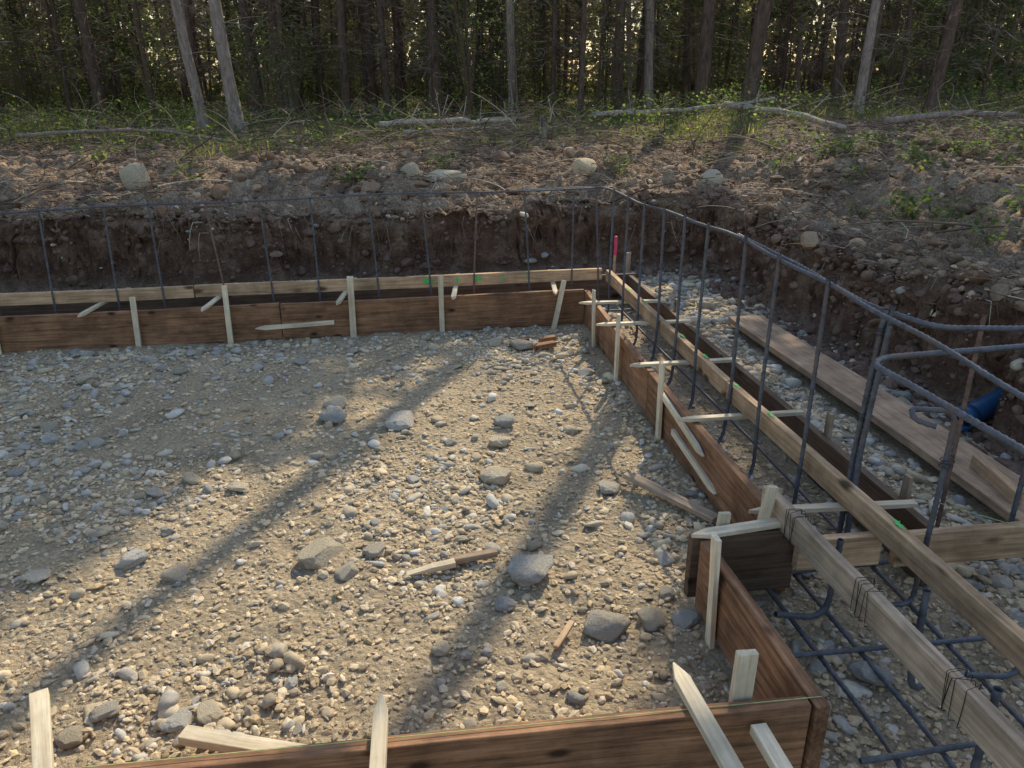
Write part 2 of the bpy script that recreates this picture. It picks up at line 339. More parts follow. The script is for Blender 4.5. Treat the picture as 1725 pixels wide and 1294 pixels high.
bar([(1.60,1.68,.12),(1.41,1.62,.06),(1.43,1.66,.42)],'short hooked bar rising through the trench',r=.0095,rad=.1)
bar([(1.52,1.28,.12),(1.37,1.30,.06),(1.375,1.30,.40)],'short hooked bar rising through the trench',r=.0095,rad=.1)
GM='rebar laid on the trench floor'
for x,y0,y1 in((1.45,5.6,2.3),(1.70,5.9,.9),(1.24,2.3,.8),(1.38,2.3,.8),(1.86,2.0,.8)):
    bar([(x,y0,.055),(x+.02,(y0+y1)/2,.05),(x-.02,y1,.055)],'long steel bar lying along the trench floor',grp=GM,rib=.014,r=.0078)
for y in(2.26,1.84,1.42): bar([(1.14,y+random.uniform(-.03,.03),.07),(3.0,y+random.uniform(-.06,.06),.068)],'steel cross bar tied over the trench floor',grp=GM,r=.0078)
for y in(5.85,6.15): bar([(-4.2,y,.055),(1.85,y,.055)],'long steel bar lying along the trench floor',grp=GM,rib=.03)
for k,(x,y) in enumerate(((1.2836,2.13),(1.2989,1.72),(1.3130,1.34))):
    P=[];n=150;T=5
    for i in range(n):
        a=i/n*2*math.pi*T+.3;P.append((.0265*np.clip(1.5*math.cos(a),-1,1)+.003*math.sin(a*.7+k),.03*math.sin(i*.06+k)+.012*math.sin(a*.5),.0585*np.clip(1.4*math.sin(a),-1,1)+.004*math.sin(a*.37)+.003))
    vs,f=tube_arrays(P,.0011,4);o=obj('tie_wire',make_mesh('tie_wire',vs,f,4),M_wire,label='loose black tie wire wrapped round a board',category='wire',group='tie wires');o.location=(x,y,.345)
for (x,y,z) in((1.64,2.365,.95),(1.63,2.375,.62),(1.56,2.6,1.08),(1.715,2.03,.6),(2.2,2.2,.6)):
    P=[(.020*math.cos(a)*(1+.1*math.sin(a*3)),.020*math.sin(a),.002*a+random.uniform(-.004,.004)) for a in np.linspace(0,20,60)]
    P+=[(.02+.004*i,.01*i*.3,.04-.005*i) for i in range(8)]
    vs,f=tube_arrays(P,.0014,4);o=obj('tie_wire',make_mesh('tie_wire',vs,f,4),M_wire,label='twist of black tie wire round upright bars',category='wire',group='tie wires');o.location=(x,y,z)
def string(a,b_,lab):
    P=[tuple(Vector(a).lerp(Vector(b_),t)) for t in np.linspace(0,1,8)];vs,f=tube_arrays(P,.0011,5)
    obj('string_line',make_mesh('string_line',vs,f,4),M_string,label=lab,category='string')
string((1.0,1.432,.305),(-1.6,1.505,.305),'green string line stretched along the board top')
string((1.88,2.35,.30),(2.6,1.6,.28),'thin pale green string across the trench')
# pipe
e=obj('drain_pipe',None,label='blue plastic drain pipe poking from the bank',category='pipe');e.location=(2.98,3.42,.10);e.scale=(.8,.8,.8)
P=[(-.10,-.03,-.02),(.02,.01,.0),(.25,.08,.05),(.8,.2,.14)]
vs,f=tube_arrays(P,.075,28);o=obj('pipe_wall',make_mesh('pipe_wall',vs,f,4),M_blue);o.parent=e
so=o.modifiers.new('s','SOLIDIFY');so.thickness=.008
vs,f=tube_arrays([(-.11,-.034,-.022),(-.02,-.005,-.007)],.082,28);o=obj('pipe_socket',make_mesh('pipe_socket',vs,f,4),M_blue);o.parent=e
so=o.modifiers.new('s','SOLIDIFY');so.thickness=.006
me=bpy.data.meshes.new('pipe_shade_disc');n=24
U=Vector((.12,.04,.02)).normalized();A=U.cross(Vector((0,0,1))).normalized();B=U.cross(A)
me.from_pydata([tuple(Vector((-.055,-.017,-.012))+.072*(A*math.cos(t)+B*math.sin(t))) for t in np.linspace(0,2*math.pi,n,endpoint=False)],[],[tuple(range(n))])
o=obj('pipe_shade_disc',me,M_hole);o.parent=e  # flat dark disc stands in for the shade in the open pipe end

# ---------------------------------------------------------------- stones
import bmesh
def ico(sub,seed,flat=.62,amp=.28,ncut=6,deep=.6):
    bm=bmesh.new();bmesh.ops.create_icosphere(bm,subdivisions=sub,radius=1.)
    off=Vector((seed*3.7,seed*1.3,-seed*2.1));ax=1+random.uniform(-.2,.3)
    planes=[Vector([random.gauss(0,1) for _ in range(3)]).normalized() for _ in range(ncut)];cuts=[random.uniform(deep,.92) for _ in planes]
    for v in bm.verts:
        d=v.co.normalized();r=1+amp*mnoise.noise(d*1.1+off)+amp*.35*mnoise.noise(d*2.7+off)+(amp*.14*mnoise.noise(d*7+off) if sub>2 else 0)
        p=d*r
        for pl,c_ in zip(planes,cuts):
            k=p.dot(pl)
            if k>c_: p-=pl*(k-c_)*.9
        v.co=Vector((p.x*ax,p.y,p.z*flat))
    bm.verts.ensure_lookup_table()
    V=np.array([v.co[:] for v in bm.verts]);F_=np.array([[v.index for v in f.verts] for f in bm.faces]);bm.free();return V,F_
def scatter(name,pos,size,sub,nvar,mat,smooth=True,flat=.62,sink=.3,tints=None,ncut=6,deep=.6):
    pos=np.asarray(pos);n=len(pos);out=[];outf=[];outc=[];base=0
    var=[ico(sub,i+sub*10,flat,.28,ncut,deep) for i in range(nvar)];which=rng.integers(0,nvar,n)
    t=rng.random(n) if tints is None else tints
    for i,(V,F_) in enumerate(var):
        m=np.where(which==i)[0];k=len(m)
        if k==0: continue
        a=rng.random(k)*2*np.pi;tx=rng.normal(0,.35,k);sc=size[m][:,None]*np.stack([rng.uniform(.8,1.4,k),rng.uniform(.65,1.05,k),rng.uniform(.6,1.1,k)],-1)
        P=V[None]*sc[:,None,:]
        y=P[...,1]*np.cos(tx)[:,None]-P[...,2]*np.sin(tx)[:,None];z=P[...,1]*np.sin(tx)[:,None]+P[...,2]*np.cos(tx)[:,None];x=P[...,0]
        X_=x*np.cos(a)[:,None]-y*np.sin(a)[:,None];Y_=x*np.sin(a)[:,None]+y*np.cos(a)[:,None]
        Q=np.stack([X_+pos[m,0][:,None],Y_+pos[m,1][:,None],z+pos[m,2][:,None]+(size[m]*flat*(1-2*sink))[:,None]*.8],-1)
        out.append(Q.reshape(-1,3));outf.append((F_[None]+(np.arange(k)*len(V))[:,None,None]+base).reshape(-1));base+=k*len(V)
        r=np.repeat(t[m],len(V));r2=np.repeat(rng.random(k),len(V));outc.append(np.stack([r,r2,r*0,r*0+1],-1))
    return make_mesh(name,np.concatenate(out),np.concatenate(outf),3,smooth,np.concatenate(outc))
def stonemat(name,attr=True,stops=None,warm=(1.18,1.0,.74),lo=.25,hi=.7,dustf=.5):
    m,nt,b=newmat(name,.88,.15);co=N(nt,'ShaderNodeTexCoord').outputs['Object']
    if attr:
        at=N(nt,'ShaderNodeAttribute',attribute_name='tint');sp=N(nt,'ShaderNodeSeparateColor');nt.links.new(at.outputs['Color'],sp.inputs[0]);f1,f2=sp.outputs[0],sp.outputs[1]
    else:
        oi=N(nt,'ShaderNodeObjectInfo');f1=oi.outputs['Random'];f2=math_(nt,'FRACT',math_(nt,'MULTIPLY',f1,17.3))
    c=ramp(nt,f1,stops or [(0,(.26,.25,.235)),(.35,(.39,.37,.34)),(.7,(.50,.475,.43)),(1,(.66,.625,.56))])
    wf=ramp(nt,f2,[(lo,(0,0,0)),(hi,(1,1,1))]);c=mix(nt,wf,c,mix(nt,1.,c,warm,'MULTIPLY'))
    g=noise_(nt,co,9 if not attr else 40,8,.75)
    c=mix(nt,1.,c,ramp(nt,g,[(.3,(.7,.68,.66)),(.7,(1.2,1.2,1.18))]),'MULTIPLY')
    geo=N(nt,'ShaderNodeNewGeometry');dust=ramp(nt,noise_(nt,geo.outputs['Position'],13,6,.7),[(.48,(0,0,0)),(.62,(1,1,1))])
    c=mix(nt,mix(nt,dustf,(0.,0.,0.),dust),c,(.58,.47,.325))
    nt.links.new(c,b.inputs['Base Color']);bump(nt,b,g,.7,.006 if attr else .08);return m
M_st=stonemat('pebbles',lo=.3,hi=.75);M_fine=stonemat('soil_crumbs',True,[(0,(.34,.28,.20)),(.5,(.54,.435,.30)),(.85,(.68,.555,.39)),(1,(.71,.64,.53))],(1.08,1.0,.87))
M_stone=stonemat('stone',False,[(0,(.47,.455,.42)),(.5,(.57,.545,.495)),(1,(.71,.67,.61))],(1.12,1.0,.82),.35,.8,.45)
M_clod=stonemat('earth_clod',True,[(0,(.11,.07,.047)),(.4,(.23,.155,.108)),(.8,(.42,.315,.22)),(1,(.56,.45,.33))],(1.08,.97,.87),dustf=.2)
M_bank=simple('bank_earth',(.15,.09,.063),.95,0,.5,18,(.26,.175,.125))
def on_board(x,y,m=.0):
    b=(abs(y-5.72)<.05+m)&(x<1.42)
    b|=(abs(x-1.33)<.04+m)&(y>2.2)&(y<5.75); b|=(abs(x-1.89)<.04+m)&(y>2.1)&(y<6.4)
    b|=(abs(y-6.31)<.05+m)&(x<1.95); b|=(abs(x-.98)<.04+m)&(y>1.38)&(y<2.25); b|=(abs(y-1.46)<.05+m)&(x<1.0)
    b|=(abs(y-2.215)<.03+m)&(x>.9)&(x<1.35); b|=(abs(x-2.565)<.14+m)&(y>2.3)&(y<5.45)
    return b
def pick(n,x0,x1,y0,y1,dens):
    x=rng.uniform(x0,x1,n);y=rng.uniform(y0,y1,n);k=rng.random(n)<dens(x,y);k&=~on_board(x,y);x=x[k];y=y[k]
    return x,y
def trench(x,y): return (((x>1.34)&(x<1.88)&(y>2.0))|((y>5.74)&(y<6.3)&(x<1.9))|((x>1.0)&(y<2.15)))
def dens(x,y):
    c=.12+1.1*sstep(.02,.42,fbm(x,y,1.5,3,71));c=c*(1-.35*sstep(.6,-.2,x)*sstep(3.4,2.6,y))
    c=c+.5*sstep(.75,1.15,x)*sstep(3.6,2.6,y)+.35*sstep(4.4,5.4,y)
    c=np.where(trench(x,y),c*.45,c)
    c=np.where((x>1.95)&(y<7),1.3*np.ones_like(c),c);d=pit_dist(x,y);return c*(d<-.02)
def dens2(x,y): return np.clip(dens(x,y)*.6+.36*(pit_dist(x,y)<-.02),0,1)
x,y=pick(120000,-3.6,3.0,1.35,5.6,dens2);s=np.clip(rng.lognormal(math.log(.0080),.5,len(x)),.0032,.022)
k=rng.random(len(x))<np.clip(1.5-.25*y,.3,1);x=x[k];y=y[k];s=s[k]
obj('fine_gravel',scatter('fine_gravel',np.stack([x,y,terrain(x,y)],-1),s,1,12,M_fine,False,.62,.3,None,7,.5),M_fine,kind='stuff')
x,y=pick(25000,-4.5,3.0,1.35,7.4,dens);s=np.clip(rng.lognormal(math.log(.015),.50,len(x)),.0065,.046)
s=np.where(x>1.9,s*1.35,s)
obj('gravel',scatter('gravel',np.stack([x,y,terrain(x,y)],-1),s,2,16,M_st,True,.6,.33,None,10,.42),M_st,kind='stuff')
def stone_mesh(i,sub=4):
    V,F_=ico(sub,100+i,random.uniform(.5,.72),.34,8,.52);return make_mesh('stone',V,F_.reshape(-1),3)
SM=[stone_mesh(i) for i in range(14)]
for m in SM: m.materials.append(M_stone)
def stone(x,y,r,i,lab,sink=.25,rz=None,nm='stone',grp='stones scattered on the pit floor',sc=(1,1,1)):
    o=bpy.data.objects.new(nm,SM[i%14]);COL.objects.link(o);z=float(terrain(x,y))
    o.location=(x,y,z+r*.62*(1-2*sink)*.9);o.rotation_euler=(random.gauss(0,.15),random.gauss(0,.15),random.uniform(0,6.28) if rz is None else rz)
    o.scale=(r*sc[0],r*sc[1],r*sc[2]);o['label']=lab;o['category']='stone';o['group']=grp;return o
big=[(-.46,4.12,.08),(-.08,3.98,.08),(.37,3.28,.08),(.40,2.46,.092),(-.41,2.72,.085),(-.97,2.70,.046),(.62,2.12,.08),(.79,2.14,.05),(.90,2.12,.044),(-.86,3.39,.045),(-1.09,3.51,.05),(.88,3.08,.055),
(-.30,2.58,.05),(-1.17,2.83,.055),(.04,2.1,.035),(-.77,1.92,.045),(.43,3.65,.06),(.49,3.88,.065),(1.12,4.61,.05),(.79,5.2,.08),(.62,5.3,.06),(1.40,1.77,.06),(-.20,2.72,.045),(-1.0,1.98,.04),(-1.5,2.75,.05),(-2.1,5.0,.065),(-1.7,4.0,.05),(.95,2.5,.045),(.28,2.28,.04)]
cnt=0
for i,(x,y,r) in enumerate(big): stone(x,y,r,i,'large rounded grey stone half sunk in gravel',.2,sc=(1.05,1,.85));cnt+=1
tries=0
while cnt<296 and tries<12000:
    tries+=1;x=random.uniform(-4,2.95);y=1.55+5.65*random.random()**.95;r=min(.065,random.lognormvariate(math.log(.031),.3))
    if y<3.2: r*=.8
    if bool(on_board(np.array(x),np.array(y),r*.8)): continue
    if random.random()>float(dens(np.array([x]),np.array([y]))[0])*.9+.1: continue
    stone(x,y,r,random.randrange(14),'rounded cobble lying on the gravel floor',.25);cnt+=1
M_bould=stonemat('pale_boulder',False,[(0,(.56,.53,.47)),(1,(.68,.64,.57))])
for i,(x,y,r,a,fl) in enumerate(((-2.80,8.9,.15,.8,1.05),(.13,9.0,.13,0,.85),(.50,8.95,.17,.1,.6),(2.10,8.9,.15,.2,.75),(3.35,8.2,.10,.5,.9))):
    V,F_=ico(3,200+i,fl,.25);m=make_mesh('boulder',V,F_.reshape(-1),3);o=obj('boulder',m,M_bould,label='pale boulder resting on churned brown earth',category='boulder',group='boulders on the spoil');o.location=(x,y,float(terrain(x,y))+r*.5);o.scale=(r*1.15,r,r*1.05);o.rotation_euler=(.1,a*.3,a)
def dband(x,y):
    d=pit_dist(x,y);return ((d>.12)&(y+.1*x<12.5)).astype(float)*(.1+1.0*vnoise(x*1.7,y*1.7,5)**1.6)
x=rng.uniform(-8,9,42000);y=rng.uniform(2,12.5,42000);k=rng.random(42000)<dband(x,y);x=x[k];y=y[k];s=np.clip(rng.lognormal(math.log(.016),.75,len(x)),.006,.11)
s=np.where(x>3.2,np.minimum(s,.07),s);tt=rng.random(len(x));tt=np.where(s>.05,tt*.75,tt)
obj('earth_clods',scatter('earth_clods',np.stack([x,y,terrain(x,y)],-1),s,2,12,M_clod,False,.8,.38,tt,6,.55),M_clod,kind='stuff')
n0=7500;side=rng.random(n0)<.55
x=np.where(side,rng.uniform(-7,3.2,n0),3.02+rng.uniform(-.3,.2,n0));y=np.where(side,7.42+rng.uniform(-.3,.2,n0),rng.uniform(1.5,7.6,n0))
s=np.clip(rng.lognormal(math.log(.017),.6,len(x)),.006,.07);k=~on_board(x,y);x=x[k];y=y[k];s=s[k]
kk=rng.random(len(x))<.05
obj('bank_clods',scatter('bank_clods',np.stack([x,y,terrain(x,y)],-1)[~kk],s[~kk],2,8,M_bank,False,.8,.3,None,6,.55),M_bank,kind='stuff')
obj('bank_stones',scatter('bank_stones',np.stack([x,y,terrain(x,y)],-1)[kk],s[kk],2,8,M_st,True),M_st,kind='stuff')
# ---------------------------------------------------------------- twigs, roots
def tintmat(name,stops,rough=.9,trans=0.,tm=(1.5,1.6,.7)):
    m,nt,b=newmat(name,rough,.1);at=N(nt,'ShaderNodeAttribute',attribute_name='tint');sp=N(nt,'ShaderNodeSeparateColor');nt.links.new(at.outputs['Color'],sp.inputs[0])
    c=ramp(nt,sp.outputs[0],stops);nt.links.new(c,b.inputs['Base Color'])
    if trans:
        tr=N(nt,'ShaderNodeBsdfTranslucent');nt.links.new(mix(nt,1.,c,tm,'MULTIPLY'),tr.inputs['Color']);ms=N(nt,'ShaderNodeMixShader');ms.inputs[0].default_value=trans
        nt.links.new(b.outputs[0],ms.inputs[1]);nt.links.new(tr.outputs[0],ms.inputs[2]);nt.links.new(ms.outputs[0],nt.nodes['Material Output'].inputs['Surface'])
    return m
M_twig=tintmat('twigs',[(0,(.08,.05,.035)),(.55,(.20,.14,.10)),(.88,(.40,.30,.215)),(1,(.64,.53,.40))])
def twigs(name,n,xr,yr,test,lmin,lmax,rmin,rmax,lift=.04,hang=False,steep=.25):
    V=[];Fl=[];C=[];base=0;made=0
    xs=rng.uniform(*xr,n*6);ys=rng.uniform(*yr,n*6);ok=np.where(test(xs,ys))[0][:n];zs=terrain(xs,ys)
    for i in ok:
        L=math.exp(random.uniform(math.log(lmin),math.log(lmax)));a=random.uniform(0,6.28);el=abs(random.gauss(0,steep));P=[];cur=random.gauss(0,.5)
        p=np.array([xs[i],ys[i],zs[i]+random.uniform(0,lift)]);st=L/5
        for k in range(6):
            P.append(p.copy())
            if hang: p=p+np.array([math.cos(a)*st*.35,-abs(math.sin(a))*st*.35,-st*.8]) if k>1 else p+np.array([math.cos(a)*st*.3,-.08,st*.15])
            else: p=p+np.array([math.cos(a)*math.cos(el),math.sin(a)*math.cos(el),math.sin(el)*.8])*st
            a+=cur*.5+random.gauss(0,.25);el-=.1
        v,f=tube_arrays(P,random.uniform(rmin,rmax),4,0,.35);V.append(v);Fl.append(f+base);base+=len(v);t=random.random();C.append(np.tile([t,t,t,1],(len(v),1)))
    obj(name,make_mesh(name,np.concatenate(V),np.concatenate(Fl),4,True,np.concatenate(C)),M_twig,kind='stuff')
twigs('twig_litter',8500,(-8,9),(3,13.5),lambda x,y:(pit_dist(x,y)>.12)&(y+.1*x<13.5)&(vnoise(x*1.2,y*1.2,66)>.45),.06,.7,.002,.006,.07,False,.35)
twigs('branch_litter',260,(-8,9),(5,14),lambda x,y:(pit_dist(x,y)>.3)&(y+.1*x<14),.4,1.2,.004,.012,.08,False,.4)
twigs('hanging_roots',650,(-7,4),(3,7.9),lambda x,y:(pit_dist(x,y)>.06)&(pit_dist(x,y)<.25),.12,.55,.0012,.0045,.0,True)
# ---------------------------------------------------------------- plants
M_grass=tintmat('grass_blades',[(0,(.09,.10,.035)),(.5,(.17,.19,.065)),(.8,(.30,.28,.12)),(1,(.45,.38,.22))],.7,.5)
M_leaf=tintmat('broad_leaves',[(0,(.055,.09,.033)),(.5,(.105,.15,.055)),(.85,(.185,.23,.085)),(1,(.32,.32,.13))],.6,.55)
M_far=tintmat('hazy_far_foliage',[(0,(.12,.12,.075)),(.5,(.25,.24,.14)),(.85,(.39,.37,.22)),(1,(.55,.5,.32))],.8,.65,(1.3,1.3,.85))  # foliage lightened, distance haze painted into the colours
M_needle=tintmat('conifer_needles',[(0,(.055,.07,.042)),(.5,(.105,.125,.066)),(.85,(.17,.19,.095)),(1,(.28,.26,.15))],.7,.5,(1.4,1.4,.8))
M_dead=tintmat('dead_twigs',[(0,(.13,.09,.07)),(.6,(.27,.21,.165)),(1,(.45,.37,.29))],.9)
def quads(C0,U,Wd,tint):
    n=len(C0);V=np.stack([C0,C0+U*.5+Wd,C0+U,C0+U*.5-Wd],1).reshape(-1,3);F_=np.arange(n*4);c=np.repeat(tint,4);return V,F_,np.stack([c,c,c,c*0+1],-1)
def blades(name,n,test,hmin,hmax,mat,xr,yr,w=.012,spread=.35):
    x=rng.uniform(*xr,n);y=rng.uniform(*yr,n);k=test(x,y);x=x[k];y=y[k];n=len(x);z=terrain(x,y)
    h=rng.uniform(hmin,hmax,n);a=rng.random(n)*6.28;l=np.abs(rng.normal(0,spread,n))
    U=np.stack([np.cos(a)*l,np.sin(a)*l,np.ones(n)],-1)*h[:,None];b_=rng.random(n)*6.28;W=np.stack([np.cos(b_),np.sin(b_),b_*0],-1)*w*rng.uniform(.5,1.3,n)[:,None]
    V,F_,c=quads(np.stack([x,y,z-.01],-1),U,W,rng.random(n));obj(name,make_mesh(name,V,F_,4,True,c),mat,kind='stuff')
blades('grass',60000,lambda x,y:(y+.1*x-1.2*(x<-3)>11.6+2.2*fbm(x,y,.7,3,60))&(vnoise(x*.8,y*.8,91)>.55+.25*rng.random(len(x))-.25*(x<-3)),.06,.24,M_grass,(-14,16),(10,24),.008,.6)
def carpet(name,n,test,hmax,xr,yr,size,mat):
    x=rng.uniform(*xr,n);y=rng.uniform(*yr,n);k=test(x,y);x=x[k];y=y[k];n=len(x);z=terrain(x,y)+rng.random(n)*hmax*vnoise(x*1.3,y*1.3,14)
    U=rng.normal(0,1,(n,3));U[:,2]*=.5;U/=np.linalg.norm(U,axis=1)[:,None];W=np.cross(U,rng.normal(0,.5,(n,3))+np.array([0,0,1.]));W/=np.linalg.norm(W,axis=1)[:,None];s=size*rng.uniform(.5,1.4,n)[:,None]
    V,F_,c=quads(np.stack([x,y,z],-1),U*s,W*s*.35,rng.random(n));obj(name,make_mesh(name,V,F_,4,True,c),mat,kind='stuff')
carpet('undergrowth',90000,lambda x,y:(y+.1*x>11.8+2.4*fbm(x,y,.7,3,60))&(vnoise(x*.6,y*.6,31)+.35*vnoise(x*2.3,y*2.3,32)>.68),.75,(-16,18),(10,27),.055,M_leaf)
twigs('forest_floor_sticks',3000,(-12,15),(12,24),lambda x,y:y>12,.15,1.3,.004,.012,.2,False,.6)
def plant_mesh(seed,n,h,r,size):
    g=np.random.default_rng(seed);a=g.random(n)*6.28;q=np.sqrt(g.random(n))*r;z=g.random(n)**.7*h
    cx=np.stack([np.cos(a)*q*(.4+z/h*.6),np.sin(a)*q*(.4+z/h*.6),z],-1);U=g.normal(0,1,(n,3));U[:,2]*=.4;U/=np.linalg.norm(U,axis=1)[:,None]
    W=np.cross(U,g.normal(0,.4,(n,3))+np.array([0,0,1.]));W/=np.linalg.norm(W,axis=1)[:,None];s=size*g.uniform(.5,1.3,n)[:,None]
    V,F_,c=quads(cx,U*s,W*s*.33,g.random(n));return make_mesh('leaves',V,F_,4,True,c)
def stems_mesh(seed,k,h,r,rad):
    g=random.Random(seed);V=[];Fl=[];C=[];base=0
    for i in range(k):
        a=g.uniform(0,6.28);q=r*g.random();P=[(math.cos(a)*q*t**1.3,math.sin(a)*q*t**1.3,h*t) for t in np.linspace(0,.95,6)]
        v,f=tube_arrays(P,rad,4,0,.4);V.append(v);Fl.append(f+base);base+=len(v);C.append(np.tile([.35,.3,.3,1],(len(v),1)))
    return make_mesh('stems',np.concatenate(V),np.concatenate(Fl),4,True,np.concatenate(C))
WP=[(plant_mesh(i,60,.2,.2,.06),stems_mesh(i,8,.2,.18,.002)) for i in range(3)]
BP=[(plant_mesh(10+i,700,1.5+.7*i,.85,.06),stems_mesh(20+i,16,1.5+.7*i,.75,.007)) for i in range(3)]
for a,b_ in WP+BP: a.materials.append(M_leaf);b_.materials.append(M_twig)
def plant(kind,name,x,y,s,lab,cat,grp):
    e=obj(name,None,label=lab,category=cat,group=grp);e.location=(x,y,float(terrain(x,y))-.01);e.scale=(s,)*3;e.rotation_euler=(0,0,random.uniform(0,6.28))
    for nm,m in(('foliage',kind[0]),('stems',kind[1])): o=obj(nm,m);o.parent=e
for i in range(84):
    if i<76: x=random.uniform(3.9,8);y=random.uniform(4.6,10.2)
    else: x=random.uniform(-4,4);y=random.uniform(8.4,10)
    if float(pit_dist(np.array(x),np.array(y)))<.15: continue
    plant(WP[i%3],'weed',x,y,random.uniform(.45,1.3),'small green leafy weed on disturbed soil','weed','weeds on the bank')
for i in range(50):
    y=random.uniform(17,30);x=random.uniform(-.75*y+2,.95*y) if i%2 else random.uniform(-.7*y,-1)
    plant(BP[i%3],'shrub',x,y,random.uniform(.6,1.4),'leafy green shrub growing among tree trunks','shrub','shrubs under the trees')
# ---------------------------------------------------------------- trees
def barkmat(name,a,b_):
    m,nt,b=newmat(name,.9,.1);co=N(nt,'ShaderNodeTexCoord').outputs['Object'];mp=N(nt,'ShaderNodeMapping');mp.inputs['Scale'].default_value=(9,9,2.2);nt.links.new(co,mp.inputs['Vector'])
    g=noise_(nt,mp.outputs[0],2.2,7,.75);nt.links.new(ramp(nt,g,[(.35,a),(.65,b_)]),b.inputs['Base Color']);bump(nt,b,g,.8,.03);return m
M_bk1=barkmat('dark_bark',(.06,.040,.031),(.19,.13,.10));M_bk2=barkmat('pale_bark',(.16,.12,.10),(.40,.32,.27));M_log=barkmat('dead_wood',(.24,.19,.15),(.58,.50,.41))
def trunk_mesh(seed,H_,r,twn,lean=0.):
    g=random.Random(seed);V=[];Fl=[];base=0;ph=g.random()*6
    def cen(z): return np.array([.10*math.sin(z*.35+ph)+.03*math.sin(z*1.1+ph*3)+lean*z,.10*math.cos(z*.28+ph),z])
    zs=[-.3,0,.15,.4]+list(np.linspace(1,H_,26));P=np.array([cen(z)-cen(0)*np.array([1,1,0]) for z in zs]);n=len(P)
    v,f=tube_arrays(P,1.,10);v=v.reshape(n,10,3)
    for i,z in enumerate(zs):
        rr=r*(1-.8*max(z,0)/H_)*(1+.5*math.exp(-max(z,0)*5));v[i]=P[i]+(v[i]-P[i])*rr*np.array([g.uniform(.9,1.1) for _ in range(10)])[:,None]
    V.append(v.reshape(-1,3));Fl.append(f);base+=n*10
    for k in range(twn):
        z=g.uniform(.9,min(H_*.9,9));a=g.uniform(0,6.28);L=g.uniform(.25,1.1);p=cen(z)-cen(0)*np.array([1,1,0]);q=[p.copy()];el=g.uniform(-.3,.35)
        for j in range(4):
            p=p+np.array([math.cos(a)*math.cos(el),math.sin(a)*math.cos(el),math.sin(el)])*L/4;el-=.12;a+=g.gauss(0,.2);q.append(p.copy())
        v,f=tube_arrays(q,g.uniform(.006,.012),4,0,.3);V.append(v);Fl.append(f+base);base+=len(v)
    return make_mesh('trunk',np.concatenate(V),np.concatenate(Fl),4)
def crown_mesh(seed,h0,h1,rmax,nb,per,size,wr=.16,mat=None,name='crown',even=False):
    g=np.random.default_rng(seed);C=[];U=[];T=[]
    for b_ in range(nb):
        t=g.random()**.9;h=h0+(h1-h0)*t;L=rmax*((1.03-t)**.65 if not even else .8)*g.uniform(.45,1.1);a=g.random()*6.28;br=g.random()
        s=g.random(per)**.7;lat=g.normal(0,.16,per)*L*(1.1-s)
        cx=np.cos(a)*s*L-np.sin(a)*lat;cy=np.sin(a)*s*L+np.cos(a)*lat;cz=h+.1*s*L-.32*s*s*L+g.normal(0,.05,per)
        C.append(np.stack([cx,cy,cz],-1));d=np.stack([np.cos(a)+g.normal(0,.7,per),np.sin(a)+g.normal(0,.7,per),g.normal(-.15,.35,per)],-1);U.append(d/np.linalg.norm(d,axis=1)[:,None]);T.append(np.clip(br*.5+g.random(per)*.5,0,1))
    C=np.concatenate(C);U=np.concatenate(U);T=np.concatenate(T);n=len(C);W=np.cross(U,g.normal(0,.6,(n,3))+np.array([0,0,1.]));W/=np.linalg.norm(W,axis=1)[:,None];s=size*g.uniform(.6,1.4,n)[:,None]
    V,F_,c=quads(C,U*s,W*s*wr,T);m=make_mesh(name,V,F_,4,True,c);m.materials.append(mat or M_needle);return m
T_big=[trunk_mesh(i,17,.12,55) for i in range(4)];T_pale=[trunk_mesh(10+i,17,.105,35) for i in range(3)];T_thin=[trunk_mesh(20+i,16.5,.058,60) for i in range(5)]
for m in T_big+T_thin: m.materials.append(M_bk1)
for m in T_pale: m.materials.append(M_bk2)
C_shade=[crown_mesh(30+i,10.5,16.5,1.6,120,55,.24) for i in range(3)]
C_high=[crown_mesh(40+i,14.5,19,1.3,60,50,.24) for i in range(2)]
C_low=[crown_mesh(50+i,2.2+i*.5,11,1.4,52,45,.19) for i in range(4)]
C_top=[crown_mesh(80+i,10.5,15.5,1.2,22,40,.24) for i in range(2)]
C_sp=[crown_mesh(60+i,.35,5.5+i,1.25,110,55,.12) for i in range(3)]
C_dead=[crown_mesh(70+i,.9,7.5,1.35,110,16,.34,.018,M_dead,'dead_branches',True) for i in range(3)]
def tree(x,y,tm,cm,s=1.,lean=(0,0),rz=None,nm='conifer_tree',lab='tall conifer with dead twigs on its trunk',grp='trees of the forest edge',dead=True):
    e=obj(nm,None,label=lab,category='tree',group=grp);e.location=(x,y,float(terrain(x,y)));e.rotation_euler=(lean[1],lean[0],random.uniform(0,6.28) if rz is None else rz);e.scale=(s,s,s)
    o=obj('trunk',tm);o.parent=e
    if cm is not None: o=obj('crown',cm);o.parent=e
    if dead: o=obj('dead_branches',random.choice(C_dead));o.parent=e
def st(x,y): return x*.883-y*.469, x*.469+y*.883
pl='tall conifer with pale grey bark at the clearing edge'
tree(-2.75,14.7,T_pale[0],C_high[0],1.05,(-.045,0),0,lab=pl,dead=False);tree(-3.4,15.0,T_pale[1],C_high[1],.85,(-.02,0),0,lab=pl,dead=False)
tree(2.8,19.5,T_pale[2],C_shade[0],1.1,(-.02,0),lab=pl,dead=False);tree(5.3,19.2,T_big[0],C_shade[1],1.12);tree(6.1,19.4,T_pale[1],C_shade[2],1.1,(.02,0),lab=pl,dead=False)
tree(4.0,17.6,T_thin[1],C_shade[0],1.08,dead=False)
tree(6.25,20.2,T_big[3],C_shade[0],1.16);tree(5.05,19.96,T_thin[0],C_shade[1],1.16);tree(3.85,20.0,T_thin[2],C_shade[2],1.16);tree(2.6,20.3,T_thin[3],C_shade[1],1.16)
